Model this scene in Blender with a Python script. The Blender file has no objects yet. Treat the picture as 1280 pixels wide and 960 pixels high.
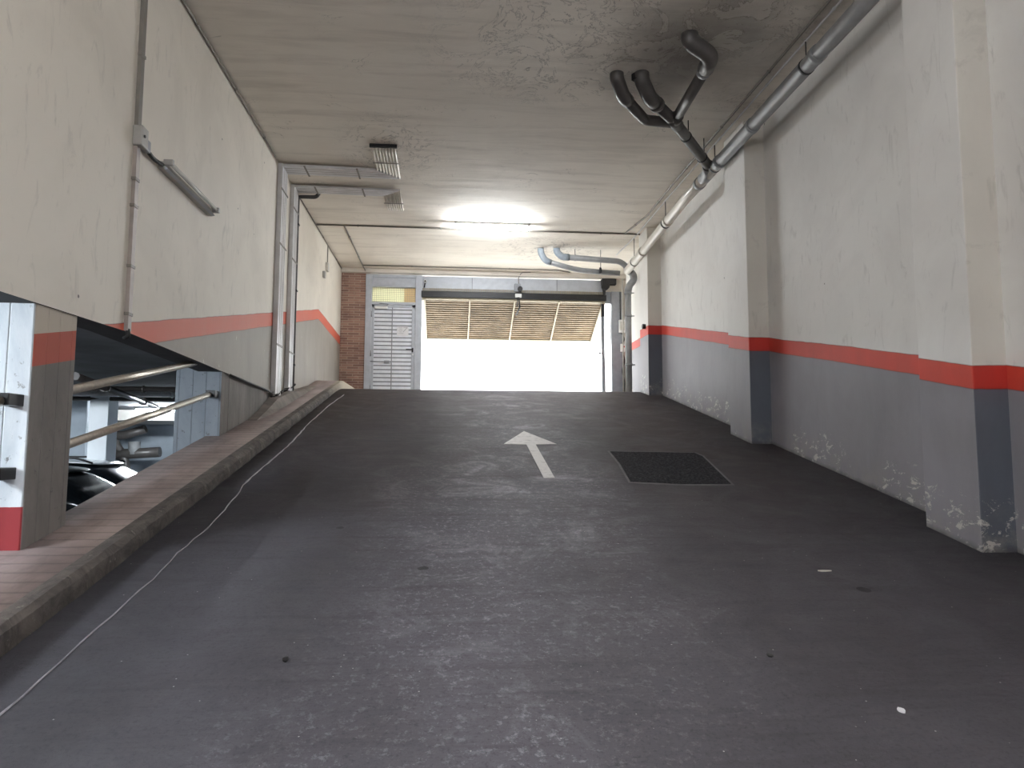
import bpy, bmesh, math, random
from math import sin, cos, radians, pi
from mathutils import Vector, Matrix
random.seed(7)
G_WORLD, G_LAMP, G_REAR_FILL, G_SIDE_FILL, G_LOW = 11.0, 325.0, 105.0, 152.0, 620.0   # sky and tube radiances
S = bpy.context.scene
COL = S.collection

# ------------------------------------------------------------------ camera
F = 890.0
_p, _yw, _r = radians(5.14), radians(5.1), radians(0.2)
FW = Vector((sin(_yw)*cos(_p), cos(_yw)*cos(_p), sin(_p)))
_rt = Vector((cos(_yw), -sin(_yw), 0)); _up = _rt.cross(FW)
RT = _rt*cos(_r) + _up*sin(_r); UP = _up*cos(_r) - _rt*sin(_r)
cd = bpy.data.cameras.new('camera'); cam = bpy.data.objects.new('camera', cd); COL.objects.link(cam)
cd.sensor_width = 36; cd.lens = F/1280*36; cd.clip_start = .05; cd.clip_end = 200
cam.matrix_world = Matrix((RT, UP, -FW)).transposed().to_4x4()
S.camera = cam

def on(ax, px, py, v):
    """survey point: the place on the plane ax=v sighted at this bearing"""
    d = FW + RT*((px-640)/F) - UP*((py-480)/F)
    return d*(v/d['xyz'.index(ax)])

# ------------------------------------------------------------------ the place's main measures
XL, XR, XP, ZC, YF = -2.32, 3.64, 3.40, 3.83, 15.3   # left wall, right wall, pilaster face, ceiling, frontage
KX = -1.85                                            # kerb face
def smin(a, b, k):
    h = max(k-abs(a-b), 0)/k
    return min(a, b) - h*h*k*.25
def road_z(y):
    a = -1.55 + .207*y
    return max(smin(a, 1.045, .12), -1.95)
def walk_z(y):
    return max(min(-.77+.2038*(y-3.22), 1.185), -1.95)

# ------------------------------------------------------------------ nodes
class NT:
    def __init__(s, name):
        s.m = bpy.data.materials.new(name); s.m.use_nodes = True
        s.t = s.m.node_tree; s.t.nodes.clear()
        s.out = s.t.nodes.new('ShaderNodeOutputMaterial')
        s.b = s.t.nodes.new('ShaderNodeBsdfPrincipled')
        s.t.links.new(s.b.outputs[0], s.out.inputs[0])
        g = s.t.nodes.new('ShaderNodeNewGeometry'); s.pos = g.outputs['Position']; s.nrm = g.outputs['Normal']
        x = s.t.nodes.new('ShaderNodeSeparateXYZ'); s.L(s.pos, x.inputs[0]); s.x, s.y, s.z = x.outputs
    def L(s, a, b):
        if hasattr(a, 'is_output') or isinstance(a, bpy.types.NodeSocket): s.t.links.new(a, b)
        else: b.default_value = a
    def math(s, op, a, b=0.0, c=None, clamp=False):
        n = s.t.nodes.new('ShaderNodeMath'); n.operation = op; n.use_clamp = clamp
        s.L(a, n.inputs[0]); s.L(b, n.inputs[1])
        if c is not None: s.L(c, n.inputs[2])
        return n.outputs[0]
    def noise(s, scale, detail=4, rough=.55, stretch=(1,1,1), out=0, dist=0.0):
        mp = s.t.nodes.new('ShaderNodeMapping'); mp.inputs['Scale'].default_value = stretch
        s.L(s.pos, mp.inputs[0])
        n = s.t.nodes.new('ShaderNodeTexNoise'); n.inputs['Scale'].default_value = scale
        n.inputs['Detail'].default_value = detail; n.inputs['Roughness'].default_value = rough
        n.inputs['Distortion'].default_value = dist
        s.L(mp.outputs[0], n.inputs['Vector']); return n.outputs[out]
    def voro(s, scale, stretch=(1,1,1), feature='F1'):
        mp = s.t.nodes.new('ShaderNodeMapping'); mp.inputs['Scale'].default_value = stretch
        s.L(s.pos, mp.inputs[0])
        n = s.t.nodes.new('ShaderNodeTexVoronoi'); n.inputs['Scale'].default_value = scale; n.feature = feature
        s.L(mp.outputs[0], n.inputs['Vector']); return n.outputs['Distance']
    def ramp(s, v, lo, hi, a=0.0, b=1.0):
        n = s.t.nodes.new('ShaderNodeMapRange'); n.clamp = True
        s.L(v, n.inputs[0]); s.L(lo, n.inputs[1]); s.L(hi, n.inputs[2]); s.L(a, n.inputs[3]); s.L(b, n.inputs[4])
        return n.outputs[0]
    def mix(s, f, a, b, mode='MIX'):
        n = s.t.nodes.new('ShaderNodeMix'); n.data_type = 'RGBA'; n.blend_type = mode; n.clamp_factor = True
        s.L(f, n.inputs[0])
        for v, i in ((a, 6), (b, 7)):
            if isinstance(v, tuple): n.inputs[i].default_value = (*v[:3], 1)
            else: s.L(v, n.inputs[i])
        return n.outputs[2]
    def bump(s, h, strength=.3, dist=.01):
        n = s.t.nodes.new('ShaderNodeBump'); n.inputs['Strength'].default_value = strength
        n.inputs['Distance'].default_value = dist
        s.L(h, n.inputs['Height']); s.L(n.outputs[0], s.b.inputs['Normal'])
    def dist_to(s, p, sx=1, sy=1, sz=1):
        dx = s.math('MULTIPLY', s.math('SUBTRACT', s.x, p[0]), sx)
        dy = s.math('MULTIPLY', s.math('SUBTRACT', s.y, p[1]), sy)
        dz = s.math('MULTIPLY', s.math('SUBTRACT', s.z, p[2]), sz)
        q = s.math('ADD', s.math('ADD', s.math('MULTIPLY', dx, dx), s.math('MULTIPLY', dy, dy)), s.math('MULTIPLY', dz, dz))
        return s.math('SQRT', q)
    def fin(s, col, rough=.7, metal=0.0, spec=.5):
        if isinstance(col, tuple): s.b.inputs['Base Color'].default_value = (*col[:3], 1)
        else: s.L(col, s.b.inputs['Base Color'])
        s.L(rough, s.b.inputs['Roughness']); s.b.inputs['Metallic'].default_value = metal
        s.b.inputs['Specular IOR Level'].default_value = spec
        return s.m
def c(r, g, b):
    f = lambda v: (v/255/12.92 if v/255 <= .04045 else ((v/255+.055)/1.055)**2.4)
    return (f(r), f(g), f(b))

def simple(name, col, rough=.5, metal=0.0, var=.15, scale=9, bumpy=.1, spec=.5):
    n = NT(name)
    v = n.noise(scale, 5)
    k = tuple(x*(1-var*1.5) for x in col)
    n.bump(n.noise(scale*6, 3), bumpy, .003)
    return n.fin(n.mix(n.ramp(v, .35, .65), k, col), rough, metal, spec)

def road_height_node(n):
    a = n.math('ADD', n.math('MULTIPLY', n.y, .207), -1.55)
    return n.math('MINIMUM', a, 1.045)

def painted_wall(name, up, red, low, z0, y0, width, ycrest, zflat, flake=1.0, grime=c(120,110,100), left=False):
    """render wall: pale paint, red band following the ramp, dark dado; flaking plaster near the ramp"""
    n = NT(name)
    yy = n.math('MINIMUM', n.y, ycrest)
    top = n.math('ADD', n.math('MULTIPLY', n.math('SUBTRACT', yy, y0), .2085), z0)
    if left:
        after = n.math('MULTIPLY', n.math('MAXIMUM', n.math('SUBTRACT', n.y, ycrest), 0.0), -.035)
        top = n.math('ADD', top, after)
    wob = n.math('MULTIPLY', n.math('SUBTRACT', n.noise(1.7, 3), .5), .03)
    h = n.math('ADD', n.math('SUBTRACT', n.z, top), wob)
    big = n.noise(.9, 6, .6, dist=.6)
    streak = n.noise(2.2, 5, .65, (1, 1, .35), dist=.4)
    scr = n.noise(3.0, 6, .7, (1, 2.6, .8), dist=1.2)
    upc = n.mix(n.ramp(big, .42, .72, 0, .55), up, grime)
    upc = n.mix(n.ramp(scr, .57, .75, 0, .32), upc, c(108, 102, 96))
    redc = n.mix(n.ramp(streak, .4, .75, 0, .35), red, c(196, 120, 98) if left else c(128, 52, 46))
    lowc = n.mix(n.ramp(streak, .42, .7, 0, .5), low, tuple(v*.72 for v in low))
    lowc = n.mix(n.ramp(big, .5, .75, 0, .4), lowc, tuple(min(1, v*1.3) for v in low))
    col = n.mix(n.math('GREATER_THAN', h, -width), lowc, redc)
    col = n.mix(n.math('GREATER_THAN', h, 0.0), col, upc)
    rim = n.math('MINIMUM', n.math('ABSOLUTE', h), n.math('ABSOLUTE', n.math('ADD', h, width)))
    col = n.mix(n.ramp(rim, .003, .006, .45, 0), col, c(90, 40, 36))
    # salts and flaked paint in the lowest part of the wall
    above = n.math('SUBTRACT', n.z, road_height_node(n))
    if not left:
        near = n.ramp(above, .0, .42, 1.0, 0.0)
        fl = n.math('MULTIPLY', n.ramp(n.noise(8, 9, .75, (1, 1, 1.7), dist=.6), .565, .59), near)
        fl = n.math('MULTIPLY', fl, n.ramp(n.noise(1.1, 2), .42, .52))
        col = n.mix(n.math('MULTIPLY', n.ramp(n.noise(4, 6, .7), .45, .6), n.ramp(above, .0, .3, .6, 0.0)), col, c(150, 146, 140))
        col = n.mix(n.math('MULTIPLY', n.ramp(fl, .15, .3), .8), col, c(208, 204, 198))
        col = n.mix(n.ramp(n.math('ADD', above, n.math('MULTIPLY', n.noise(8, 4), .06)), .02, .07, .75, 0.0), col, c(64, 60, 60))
    else:
        fl = n.math('MULTIPLY', n.ramp(n.noise(6, 8, .7, dist=.6), .66, .68), n.math('LESS_THAN', h, -width*.9))
        col = n.mix(n.math('MULTIPLY', fl, .6), col, c(205, 198, 188))
    spots = n.math('LESS_THAN', n.voro(2.2), .025)
    col = n.mix(n.math('MULTIPLY', spots, .8), col, c(70, 64, 62))
    hgt = n.math('ADD', n.math('MULTIPLY', n.noise(2.5, 6, .6), 1.0), n.math('MULTIPLY', fl, -.4))
    n.bump(hgt, .35, .02)
    return n.fin(col, .62)

M = {}
M['wall_l'] = painted_wall('painted plaster left', c(226, 219, 207), c(206, 96, 72), c(150, 143, 134), 2.464-.02, 12.75, .175, 12.75, 2.42, grime=c(200, 192, 180), left=True)
M['wall_r'] = painted_wall('painted plaster right', c(230, 228, 224), c(204, 66, 50), c(138, 135, 141), .55, 4.33, .155, 11.8, 2.11, grime=c(206, 202, 198))
M['pil_r'] = M['wall_r']

# pilaster near faces: bluish dado, with shade painted in as darker tones
M['pil_shade'] = painted_wall('painted plaster pilaster shaded side', c(222, 218, 210), c(196, 52, 42), c(96, 101, 112), .55, 4.33, .155, 11.8, 2.11, grime=c(204, 198, 190))

# ceiling: board-marked, cracked and water-stained round the soil pipes
n = NT('stained ceiling render')
brush = n.noise(1.6, 7, .65, (.45, 3.2, 1), dist=.4)
big = n.noise(.55, 5, .6, dist=.5)
col = n.mix(n.ramp(big, .4, .7, 0, .7), c(236, 229, 218), c(216, 208, 196))
col = n.mix(n.ramp(brush, .48, .72, 0, .5), col, c(186, 177, 165))
d1 = n.dist_to((2.25, 6.35, 3.83), 1.0, .85, 0)
d1 = n.math('ADD', d1, n.math('MULTIPLY', n.math('SUBTRACT', n.noise(2.0, 5, .6), .5), .9))
col = n.mix(n.ramp(d1, .25, 1.1, .7, 0), col, c(84, 80, 76))
d2 = n.dist_to((3.0, 5.6, 3.83), .8, .6, 0)
d2 = n.math('ADD', d2, n.math('MULTIPLY', n.math('SUBTRACT', n.noise(1.4, 4, .6), .5), 1.2))
col = n.mix(n.ramp(d2, .2, 1.5, .25, 0), col, c(104, 100, 96))
# peeled, scaly zone
d3 = n.dist_to((1.15, 6.5, 3.83), .75, .95, 0)
d3 = n.math('MINIMUM', d3, n.dist_to((2.1, 5.9, 3.83), .8, 1.4, 0))
d3 = n.math('MINIMUM', d3, n.dist_to((-.75, 9.0, 3.83), 1.6, 1.0, 0))
d3 = n.math('MINIMUM', d3, n.dist_to((1.9, 13.4, 3.83), 1.0, 1.2, 0))
scal = n.noise(2.3, 8, .66, dist=1.2)
zone = n.ramp(d3, .55, 1.25, 1, 0)
edge = n.math('MULTIPLY', n.ramp(n.math('ABSOLUTE', n.math('SUBTRACT', scal, .52)), 0, .014, 1, 0), zone)
col = n.mix(n.math('MULTIPLY', edge, .75), col, c(84, 76, 68))
pe = n.math('MULTIPLY', n.math('GREATER_THAN', scal, .52), zone)
col = n.mix(n.math('MULTIPLY', pe, .22), col, c(226, 220, 210))
# long hairline cracks
cr = n.noise(.9, 6, .6, dist=1.0)
ck = n.ramp(n.math('ABSOLUTE', n.math('SUBTRACT', cr, .5)), 0, .0022, 1, 0)
ck = n.math('MULTIPLY', ck, n.ramp(n.noise(1.3, 2), .5, .6))
col = n.mix(n.math('MULTIPLY', ck, .6), col, c(90, 84, 78))
h = n.math('ADD', n.math('MULTIPLY', brush, .5), n.math('ADD', n.math('MULTIPLY', pe, -.5), n.math('MULTIPLY', n.math('MULTIPLY', scal, zone), .8)))
n.bump(h, .5, .03)
M['ceiling'] = n.fin(col, .8)

# ramp: brushed dark concrete, worn paler wheel path, grit and oil marks
n = NT('worn ramp concrete')
fine = n.noise(55, 4, .75)
grain = n.noise(26, 5, .8)
br = n.noise(5, 6, .7, (.25, 2.6, 1))
big = n.noise(.8, 6, .62, (1.4, .6, 1), dist=.5)
col = n.mix(n.ramp(big, .35, .7), c(72, 70, 75), c(84, 82, 88))
cx = n.math('ADD', n.math('MULTIPLY', n.y, .11), -.12)
wob = n.math('MULTIPLY', n.math('SUBTRACT', n.noise(.9, 4), .5), 1.8)
off = n.math('ABSOLUTE', n.math('SUBTRACT', n.x, n.math('ADD', cx, wob)))
mid = n.ramp(off, .0, 1.05, 1, 0)
col = n.mix(n.math('MULTIPLY', mid, .5), col, c(112, 110, 118))
worn = n.noise(2.1, 8, .74, (1.0, 1.1, 1), dist=.9)
wr = n.math('MULTIPLY', n.ramp(worn, .52, .70), mid)
col = n.mix(n.math('MULTIPLY', wr, n.ramp(n.y, 3.5, 6, .3, .75)), col, c(166, 164, 172))
gl = n.math('MULTIPLY', n.ramp(grain, .54, .64), n.math('MULTIPLY', n.ramp(mid, 0, .7, .04, 1), n.ramp(big, .35, .6, .4, 1)))
col = n.mix(n.math('MULTIPLY', gl, .5), col, c(176, 174, 182))
col = n.mix(n.ramp(br, .5, .75, 0, .5), col, c(56, 53, 56))
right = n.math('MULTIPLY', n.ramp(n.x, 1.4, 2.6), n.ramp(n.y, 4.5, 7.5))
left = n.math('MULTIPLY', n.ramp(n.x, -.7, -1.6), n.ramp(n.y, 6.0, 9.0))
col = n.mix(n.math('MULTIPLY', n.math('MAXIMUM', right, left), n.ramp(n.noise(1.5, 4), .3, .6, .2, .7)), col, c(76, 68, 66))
col = n.mix(n.ramp(n.noise(1.6, 5, .6, dist=.5), .55, .75, 0, .3), col, c(62, 58, 60))
col = n.mix(n.ramp(fine, .52, .66, 0, .4), col, c(44, 42, 45))
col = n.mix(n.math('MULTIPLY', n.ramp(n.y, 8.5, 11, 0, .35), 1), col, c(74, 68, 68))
sp = n.math('LESS_THAN', n.voro(15), .05)
sp = n.math('MULTIPLY', sp, n.math('GREATER_THAN', n.noise(3), .5))
col = n.mix(n.math('MULTIPLY', sp, .7), col, c(190, 188, 186))
oil = n.math('LESS_THAN', n.math('ADD', n.voro(1.05), n.math('MULTIPLY', n.noise(14), .05)), .062)
col = n.mix(n.math('MULTIPLY', oil, .75), col, c(30, 28, 30))
col = n.mix(n.ramp(n.y, 13.0, 13.2), col, c(204, 199, 190))  # unseen pale stretch past the crest, added to bounce daylight onto ceiling and door
n.bump(n.math('ADD', n.math('MULTIPLY', grain, .6), n.math('MULTIPLY', br, .6)), .5, .012)
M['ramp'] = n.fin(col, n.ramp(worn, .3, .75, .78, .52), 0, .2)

# pavement: fine transverse grooves
n = NT('grooved pavement mortar')
g = n.math('FRACT', n.math('MULTIPLY', n.y, 8.0))
gr = n.ramp(n.math('ABSOLUTE', n.math('SUBTRACT', g, .5)), .38, .5, 0, 1)
col = n.mix(n.ramp(n.noise(1.8, 6, .65), .35, .7), c(122, 108, 106), c(154, 138, 133))
col = n.mix(n.ramp(n.noise(9, 6, .7, (1, .3, 1)), .5, .75, 0, .5), col, c(74, 66, 64))
col = n.mix(n.math('MULTIPLY', gr, .45), col, c(62, 56, 54))
n.bump(n.math('SUBTRACT', n.math('MULTIPLY', n.noise(30, 4), .3), gr), .4, .008)
M['walk'] = n.fin(col, .7)
n = NT('worn kerb stone')
v = n.noise(6, 8, .72, (1, 1, 1), dist=.8)
col = n.mix(n.ramp(v, .4, .65), c(66, 60, 58), c(104, 96, 90))
col = n.mix(n.ramp(n.noise(12, 6, .7), .62, .68, 0, .7), col, c(150, 144, 136))
col = n.mix(n.ramp(n.y, 11.2, 12.8), col, c(176, 166, 148))
n.bump(v, .8, .03)
M['kerb'] = n.fin(col, .8)

# raw concrete with vertical board marks
def boarded(name, a, b, dado=None):
    n = NT(name)
    q = n.math('FRACT', n.math('MULTIPLY', n.math('ADD', n.x, n.math('MULTIPLY', n.y, 1.0)), 7.5))
    ln = n.ramp(n.math('ABSOLUTE', n.math('SUBTRACT', q, .5)), .455, .5)
    v = n.noise(2.6, 7, .68, (1, 1, .35), dist=.5)
    col = n.mix(n.ramp(v, .38, .66), a, b)
    col = n.mix(n.math('MULTIPLY', n.ramp(n.noise(18, 4, .7), .62, .7), .7), col, c(70, 66, 66))
    col = n.mix(n.math('MULTIPLY', ln, .45), col, c(80, 78, 80))
    if dado: col = dado(n, col)
    n.bump(n.math('SUBTRACT', n.math('MULTIPLY', v, .5), ln), .5, .012)
    return n.fin(col, .75)
def face_dado(n, col):   # street-side face: beige, red band, bare concrete
    top = n.math('ADD', n.math('MULTIPLY', n.math('SUBTRACT', n.y, 12.75), .2085), 2.444-.03)
    h = n.math('SUBTRACT', n.z, top)
    col = n.mix(n.math('GREATER_THAN', h, -.185), col, c(172, 84, 68))
    return n.mix(n.math('GREATER_THAN', h, 0.0), col, c(190, 180, 166))
M['col_face'] = boarded('bare concrete pillar face', c(108, 103, 100), c(132, 127, 123), face_dado)
def white_dado(n, col):
    rg = n.math('ADD', n.z, n.math('MULTIPLY', n.noise(20, 3), .01))
    return n.mix(n.math('LESS_THAN', rg, -.33), col, c(150, 46, 52))
M['col_white'] = boarded('white limewashed concrete', c(198, 208, 218), c(236, 241, 246), white_dado)
M['col_blue'] = boarded('bluish bare concrete', c(128, 136, 146), c(152, 160, 168))

n = NT('brown slip brick')
bt = n.t.nodes.new('ShaderNodeTexBrick')
mp = n.t.nodes.new('ShaderNodeMapping'); mp.inputs['Rotation'].default_value = (radians(90), 0, 0)
n.L(n.pos, mp.inputs[0]); n.L(mp.outputs[0], bt.inputs['Vector'])
bt.inputs['Scale'].default_value = 1; bt.inputs['Brick Width'].default_value = .24; bt.inputs['Row Height'].default_value = .052
bt.inputs['Mortar Size'].default_value = .006; bt.inputs['Color1'].default_value = (*c(160, 124, 108), 1)
bt.inputs['Color2'].default_value = (*c(122, 92, 82), 1); bt.inputs['Mortar'].default_value = (*c(168, 148, 134), 1)
bt.inputs['Bias'].default_value = 0
col = n.mix(n.ramp(n.noise(4, 5), .5, .75, 0, .6), bt.outputs[0], c(96, 64, 60))
n.bump(bt.outputs['Fac'], -.5, .01)
M['brick'] = n.fin(col, .75)

M['steel'] = simple('pale grey painted steel', c(186, 191, 200), .42, .1, .08)
M['steel_dark'] = simple('mid grey painted steel', c(150, 153, 160), .45, .1, .1)
M['leaf'] = simple('light grey louvre steel', c(228, 232, 240), .4, .05, .06)
M['groove'] = simple('grey joint strip', c(98, 100, 110), .6, 0, .1)  # darker grey strips between louvres and at panel seams
M['black'] = simple('black painted steel', c(34, 34, 37), .45, .2, .1)
M['blackp'] = simple('black plastic', c(26, 26, 28), .5, 0, .1)
M['pipe_dark'] = simple('soot dark soil pipe', c(84, 80, 78), .38, .1, .2, 6, .3)
M['pipe_grey'] = simple('grey plastic pipe', c(150, 151, 152), .4, 0, .15, 6)
M['pipe_blue'] = simple('blue grey pipe elbow', c(150, 160, 170), .4, 0, .15, 16)
M['pipe_light'] = simple('pale drain pipe', c(214, 208, 198), .35, .1, .1, 4)
M['duct'] = simple('pale conduit', c(222, 221, 222), .38, 0, .12, 5)
M['duct_end'] = simple('cream conduit', c(226, 218, 206), .4, 0, .1, 20)
M['wire'] = simple('dull wiring conduit', c(132, 127, 120), .5, .1, .1)
M['wire_lt'] = simple('painted-over wiring conduit', c(170, 160, 154), .5, .1, .1)
M['cable'] = simple('black cable', c(28, 27, 28), .5, 0, .1)
M['box'] = simple('cream junction box', c(206, 202, 194), .45, 0, .1)
M['lampbody'] = simple('grey batten housing', c(178, 176, 172), .4, .2, .1)
M['rail'] = simple('brushed steel rail', c(214, 206, 194), .33, .6, .1, 30)
M['paint_arrow'] = None
n = NT('worn white road paint')
wv = n.noise(14, 7, .7)
M['arrow'] = n.fin(n.mix(n.ramp(wv, .5, .72, 0, .6), c(226, 224, 224), c(140, 138, 140)), .6)
n = NT('white crack sealant')
M['line'] = n.fin(n.mix(n.ramp(n.noise(9, 6, .7), .5, .7, 0, .7), c(150, 147, 152), c(98, 95, 100)), .6)
n = NT('fresh black asphalt')
v = n.noise(48, 4, .8)
n.bump(v, .8, .01)
M['asphalt'] = n.fin(n.mix(n.ramp(v, .45, .7), c(32, 32, 35), c(84, 83, 88)), .9, 0, .05)
M['mortar'] = simple('patch mortar edge', c(106, 103, 107), .7, 0, .25, 14)
n = NT('tan gate sheet')
v = n.noise(2.5, 5, .6, (1, 1, 1))
col = n.mix(n.ramp(v, .4, .65), c(128, 108, 80), c(98, 80, 52))
M['gate'] = n.fin(col, .45, .1)
M['gate_frame'] = simple('cream gate tube', c(165, 155, 134), .4, .1, .1)
M['gate_slot'] = simple('brown gate slot', c(34, 27, 20), .6, 0, .1)
M['white'] = simple('white enamel', c(228, 228, 226), .4, 0, .05)
M['paper'] = simple('white paper notice', c(226, 226, 230), .6, 0, .03)
M['ink'] = simple('grey ink', c(168, 168, 176), .6, 0, .03)
M['facade'] = simple('white rendered facade', c(244, 242, 238), .8, 0, .04, 2)
M['frame_y'] = simple('ochre window surround', c(222, 206, 160), .7, 0, .1, 8)
M['street'] = simple('pale street paving', c(206, 202, 196), .8, 0, .1, 3)
n = NT('dark car glass')
M['carglass'] = n.fin(c(16, 20, 24), .15)
n = NT('black car paint'); n.b.inputs['Coat Weight'].default_value = .25
M['carblack'] = n.fin(c(14, 24, 24), .4)
n = NT('white car paint'); n.b.inputs['Coat Weight'].default_value = 1
M['carwhite'] = n.fin(c(222, 226, 228), .3)
M['tyre'] = simple('tyre rubber', c(24, 24, 25), .8)
M['lowfloor'] = simple('garage floor', c(92, 94, 98), .5, 0, .2, 2)
M['soffit'] = simple('dark concrete underside', c(60, 58, 60), .8, 0, .3, 4)  # darker grey for the underside of the left wall
M['lowceil'] = simple('dark lower soffit', c(108, 112, 118), .8, 0, .3, 1.5)
M['lowwall'] = simple('pale lower wall', c(176, 186, 196), .8, 0, .15, 1.5)
M['lowcol'] = simple('white lower column', c(225, 230, 235), .7, 0, .05, 3)
M['rearwall'] = simple('pale rear plaster', c(222, 214, 204), .8, 0, .15, 1.5)
M['wiremesh'] = simple('galvanised mesh', c(150, 150, 140), .5, .3, .1)
n = NT('frosted yellow pane')
tr = n.t.nodes.new('ShaderNodeBsdfTranslucent'); mx = n.t.nodes.new('ShaderNodeMixShader')
colr = n.mix(n.math('GREATER_THAN', n.x, -.98), c(214, 212, 190), c(190, 172, 140))
n.fin(colr, .4); n.L(colr, tr.inputs[0]); mx.inputs[0].default_value = .5
n.t.links.new(n.b.outputs[0], mx.inputs[1]); n.t.links.new(tr.outputs[0], mx.inputs[2]); n.t.links.new(mx.outputs[0], n.out.inputs[0])
M['pane'] = n.m
def emis(name, col, st):
    n = NT(name); n.b.inputs['Emission Color'].default_value = (*col, 1); n.b.inputs['Emission Strength'].default_value = st
    return n.fin(col, .5)
M['tube_on'] = emis('lit fluorescent tube', (.93, .97, 1), G_LAMP)
M['tube_rear_fill'] = emis('rear fill tube', (.90, .94, 1), G_REAR_FILL)
M['tube_side_fill'] = emis('side wall fill tube', (.92, .95, 1), G_SIDE_FILL)
M['tube_low'] = emis('lit lower deck tube', (.86, .94, 1), G_LOW)
M['tube_off'] = simple('unlit tube glass', c(214, 212, 206), .2, 0, .03)

# ------------------------------------------------------------------ mesh helpers
class MB:
    def __init__(s): s.bm = bmesh.new()
    def box(s, x0, x1, y0, y1, z0, z1, bev=0.0, mi=0):
        r = bmesh.ops.create_cube(s.bm, size=1)
        for v in r['verts']:
            v.co = Vector(((x0+x1)/2+v.co.x*(x1-x0), (y0+y1)/2+v.co.y*(y1-y0), (z0+z1)/2+v.co.z*(z1-z0)))
        fs = set(f for v in r['verts'] for f in v.link_faces)
        for f in fs: f.material_index = mi
        if bev:
            es = list({e for f in fs for e in f.edges})
            bmesh.ops.bevel(s.bm, geom=es, offset=bev, segments=2, affect='EDGES', profile=.5)
        return s
    def poly(s, pts, off, mi=0):
        """extrude polygon pts (3-D) by vector off"""
        off = Vector(off)
        a = [s.bm.verts.new(p) for p in pts]; b = [s.bm.verts.new(Vector(p)+off) for p in pts]
        k = len(a); fs = [s.bm.faces.new(a[::-1]), s.bm.faces.new(b)]
        for i in range(k): fs.append(s.bm.faces.new((a[i], a[(i+1) % k], b[(i+1) % k], b[i])))
        for f in fs: f.material_index = mi
        return s
    def tube(s, pts, r, seg=12, fillet=0.0, cap=True, mi=0):
        pts = [Vector(p) for p in pts]
        path = []
        for i, p in enumerate(pts):
            if fillet and 0 < i < len(pts)-1:
                a, b = (pts[i-1]-p), (pts[i+1]-p)
                q = min(fillet, a.length*.48, b.length*.48)
                A, B = p+a.normalized()*q, p+b.normalized()*q
                for t in (0, .25, .5, .75, 1): path.append(A*(1-t)**2+p*2*t*(1-t)+B*t*t)
            else: path.append(p)
        rs = r if isinstance(r, (list, tuple)) else [r]*len(path)
        rings = []; prev = None
        for i, p in enumerate(path):
            if i == 0: t = path[1]-p
            elif i == len(path)-1: t = p-path[i-1]
            else: t = (path[i+1]-p).normalized()+(p-path[i-1]).normalized()
            t = t.normalized() if t.length > 1e-9 else Vector((0, 0, 1))
            if prev is None:
                u = t.orthogonal().normalized()
            else:
                u = (prev-t*prev.dot(t)).normalized()
            prev = u; w = t.cross(u)
            k = 1.0
            if 0 < i < len(path)-1:
                cs = (path[i+1]-p).normalized().dot(t); k = 1/max(cs, .6)
            rings.append([s.bm.verts.new(p+(u*cos(2*pi*j/seg)+w*sin(2*pi*j/seg))*rs[i]*(1 if k < 1.02 else k**.5)) for j in range(seg)])
        for a, b in zip(rings, rings[1:]):
            for j in range(seg):
                f = s.bm.faces.new((a[j], a[(j+1) % seg], b[(j+1) % seg], b[j])); f.smooth = True; f.material_index = mi
        if cap:
            for q in (rings[0][::-1], rings[-1]):
                f = s.bm.faces.new(q); f.material_index = mi
        return s
    def band(s, p, q, r, r2=None):
        return s.tube([p, q], r, 16)
    def build(s, name, mats, parent=None, bevel=0):
        bmesh.ops.recalc_face_normals(s.bm, faces=s.bm.faces[:])
        me = bpy.data.meshes.new(name)
        s.bm.to_mesh(me); s.bm.free()
        for m in (mats if isinstance(mats, (list, tuple)) else [mats]): me.materials.append(m)
        o = bpy.data.objects.new(name, me); COL.objects.link(o)
        if parent:
            o.parent = parent
            o.matrix_parent_inverse = Matrix.Translation(parent.location).inverted() if parent.parent is None else Matrix()
        if bevel:
            b = o.modifiers.new('bevel', 'BEVEL'); b.width = bevel; b.segments = 2; b.limit_method = 'ANGLE'
        return o
def tag(o, label, cat=None, group=None, kind=None):
    if label: o['label'] = label
    if cat: o['category'] = cat
    if group: o['group'] = group
    if kind: o['kind'] = kind
    return o
def thing(name, label, cat, loc, group=None):
    o = bpy.data.objects.new(name, None); o.empty_display_size = .1; COL.objects.link(o); o.location = loc
    return tag(o, label, cat, group)
def struct(o, label=None, cat=None): return tag(o, label, cat, None, 'structure')

# ------------------------------------------------------------------ floor, pavement, kerb
def strip(name, mat, x0, x1, zf, ys, zb=-2.3, nx=1, rough_edge=False):
    m = MB(); bm = m.bm; rows = []
    for y in ys:
        rows.append([bm.verts.new((x0+(x1-x0)*i/nx, y, zf(y))) for i in range(nx+1)])
    for a, b in zip(rows, rows[1:]):
        for i in range(nx):
            f = bm.faces.new((a[i], a[i+1], b[i+1], b[i])); f.smooth = True
    bot = [[bm.verts.new((x, y, zb)) for x in (x0, x1)] for y in (ys[0], ys[-1])]
    L = [r[0] for r in rows]; R = [r[-1] for r in rows]
    bm.faces.new([bot[0][0]]+L+[bot[1][0]]); bm.faces.new([bot[1][1]]+R[::-1]+[bot[0][1]])
    bm.faces.new([bot[0][1]]+rows[0][::-1]+[bot[0][0]]); bm.faces.new([bot[1][0]]+rows[-1]+[bot[1][1]])
    bm.faces.new([bot[0][0], bot[1][0], bot[1][1], bot[0][1]])
    return m.build(name, mat)
ys = [-12, -1.95] + [x*.25 for x in range(-7, 65)] + [17.0]
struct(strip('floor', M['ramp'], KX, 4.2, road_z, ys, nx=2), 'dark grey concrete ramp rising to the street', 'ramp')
ys2 = [-12, -2.6] + [x*.5 for x in range(-5, 25)] + [12.5, 12.75, 13, 15.3]
WX = -2.47
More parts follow.
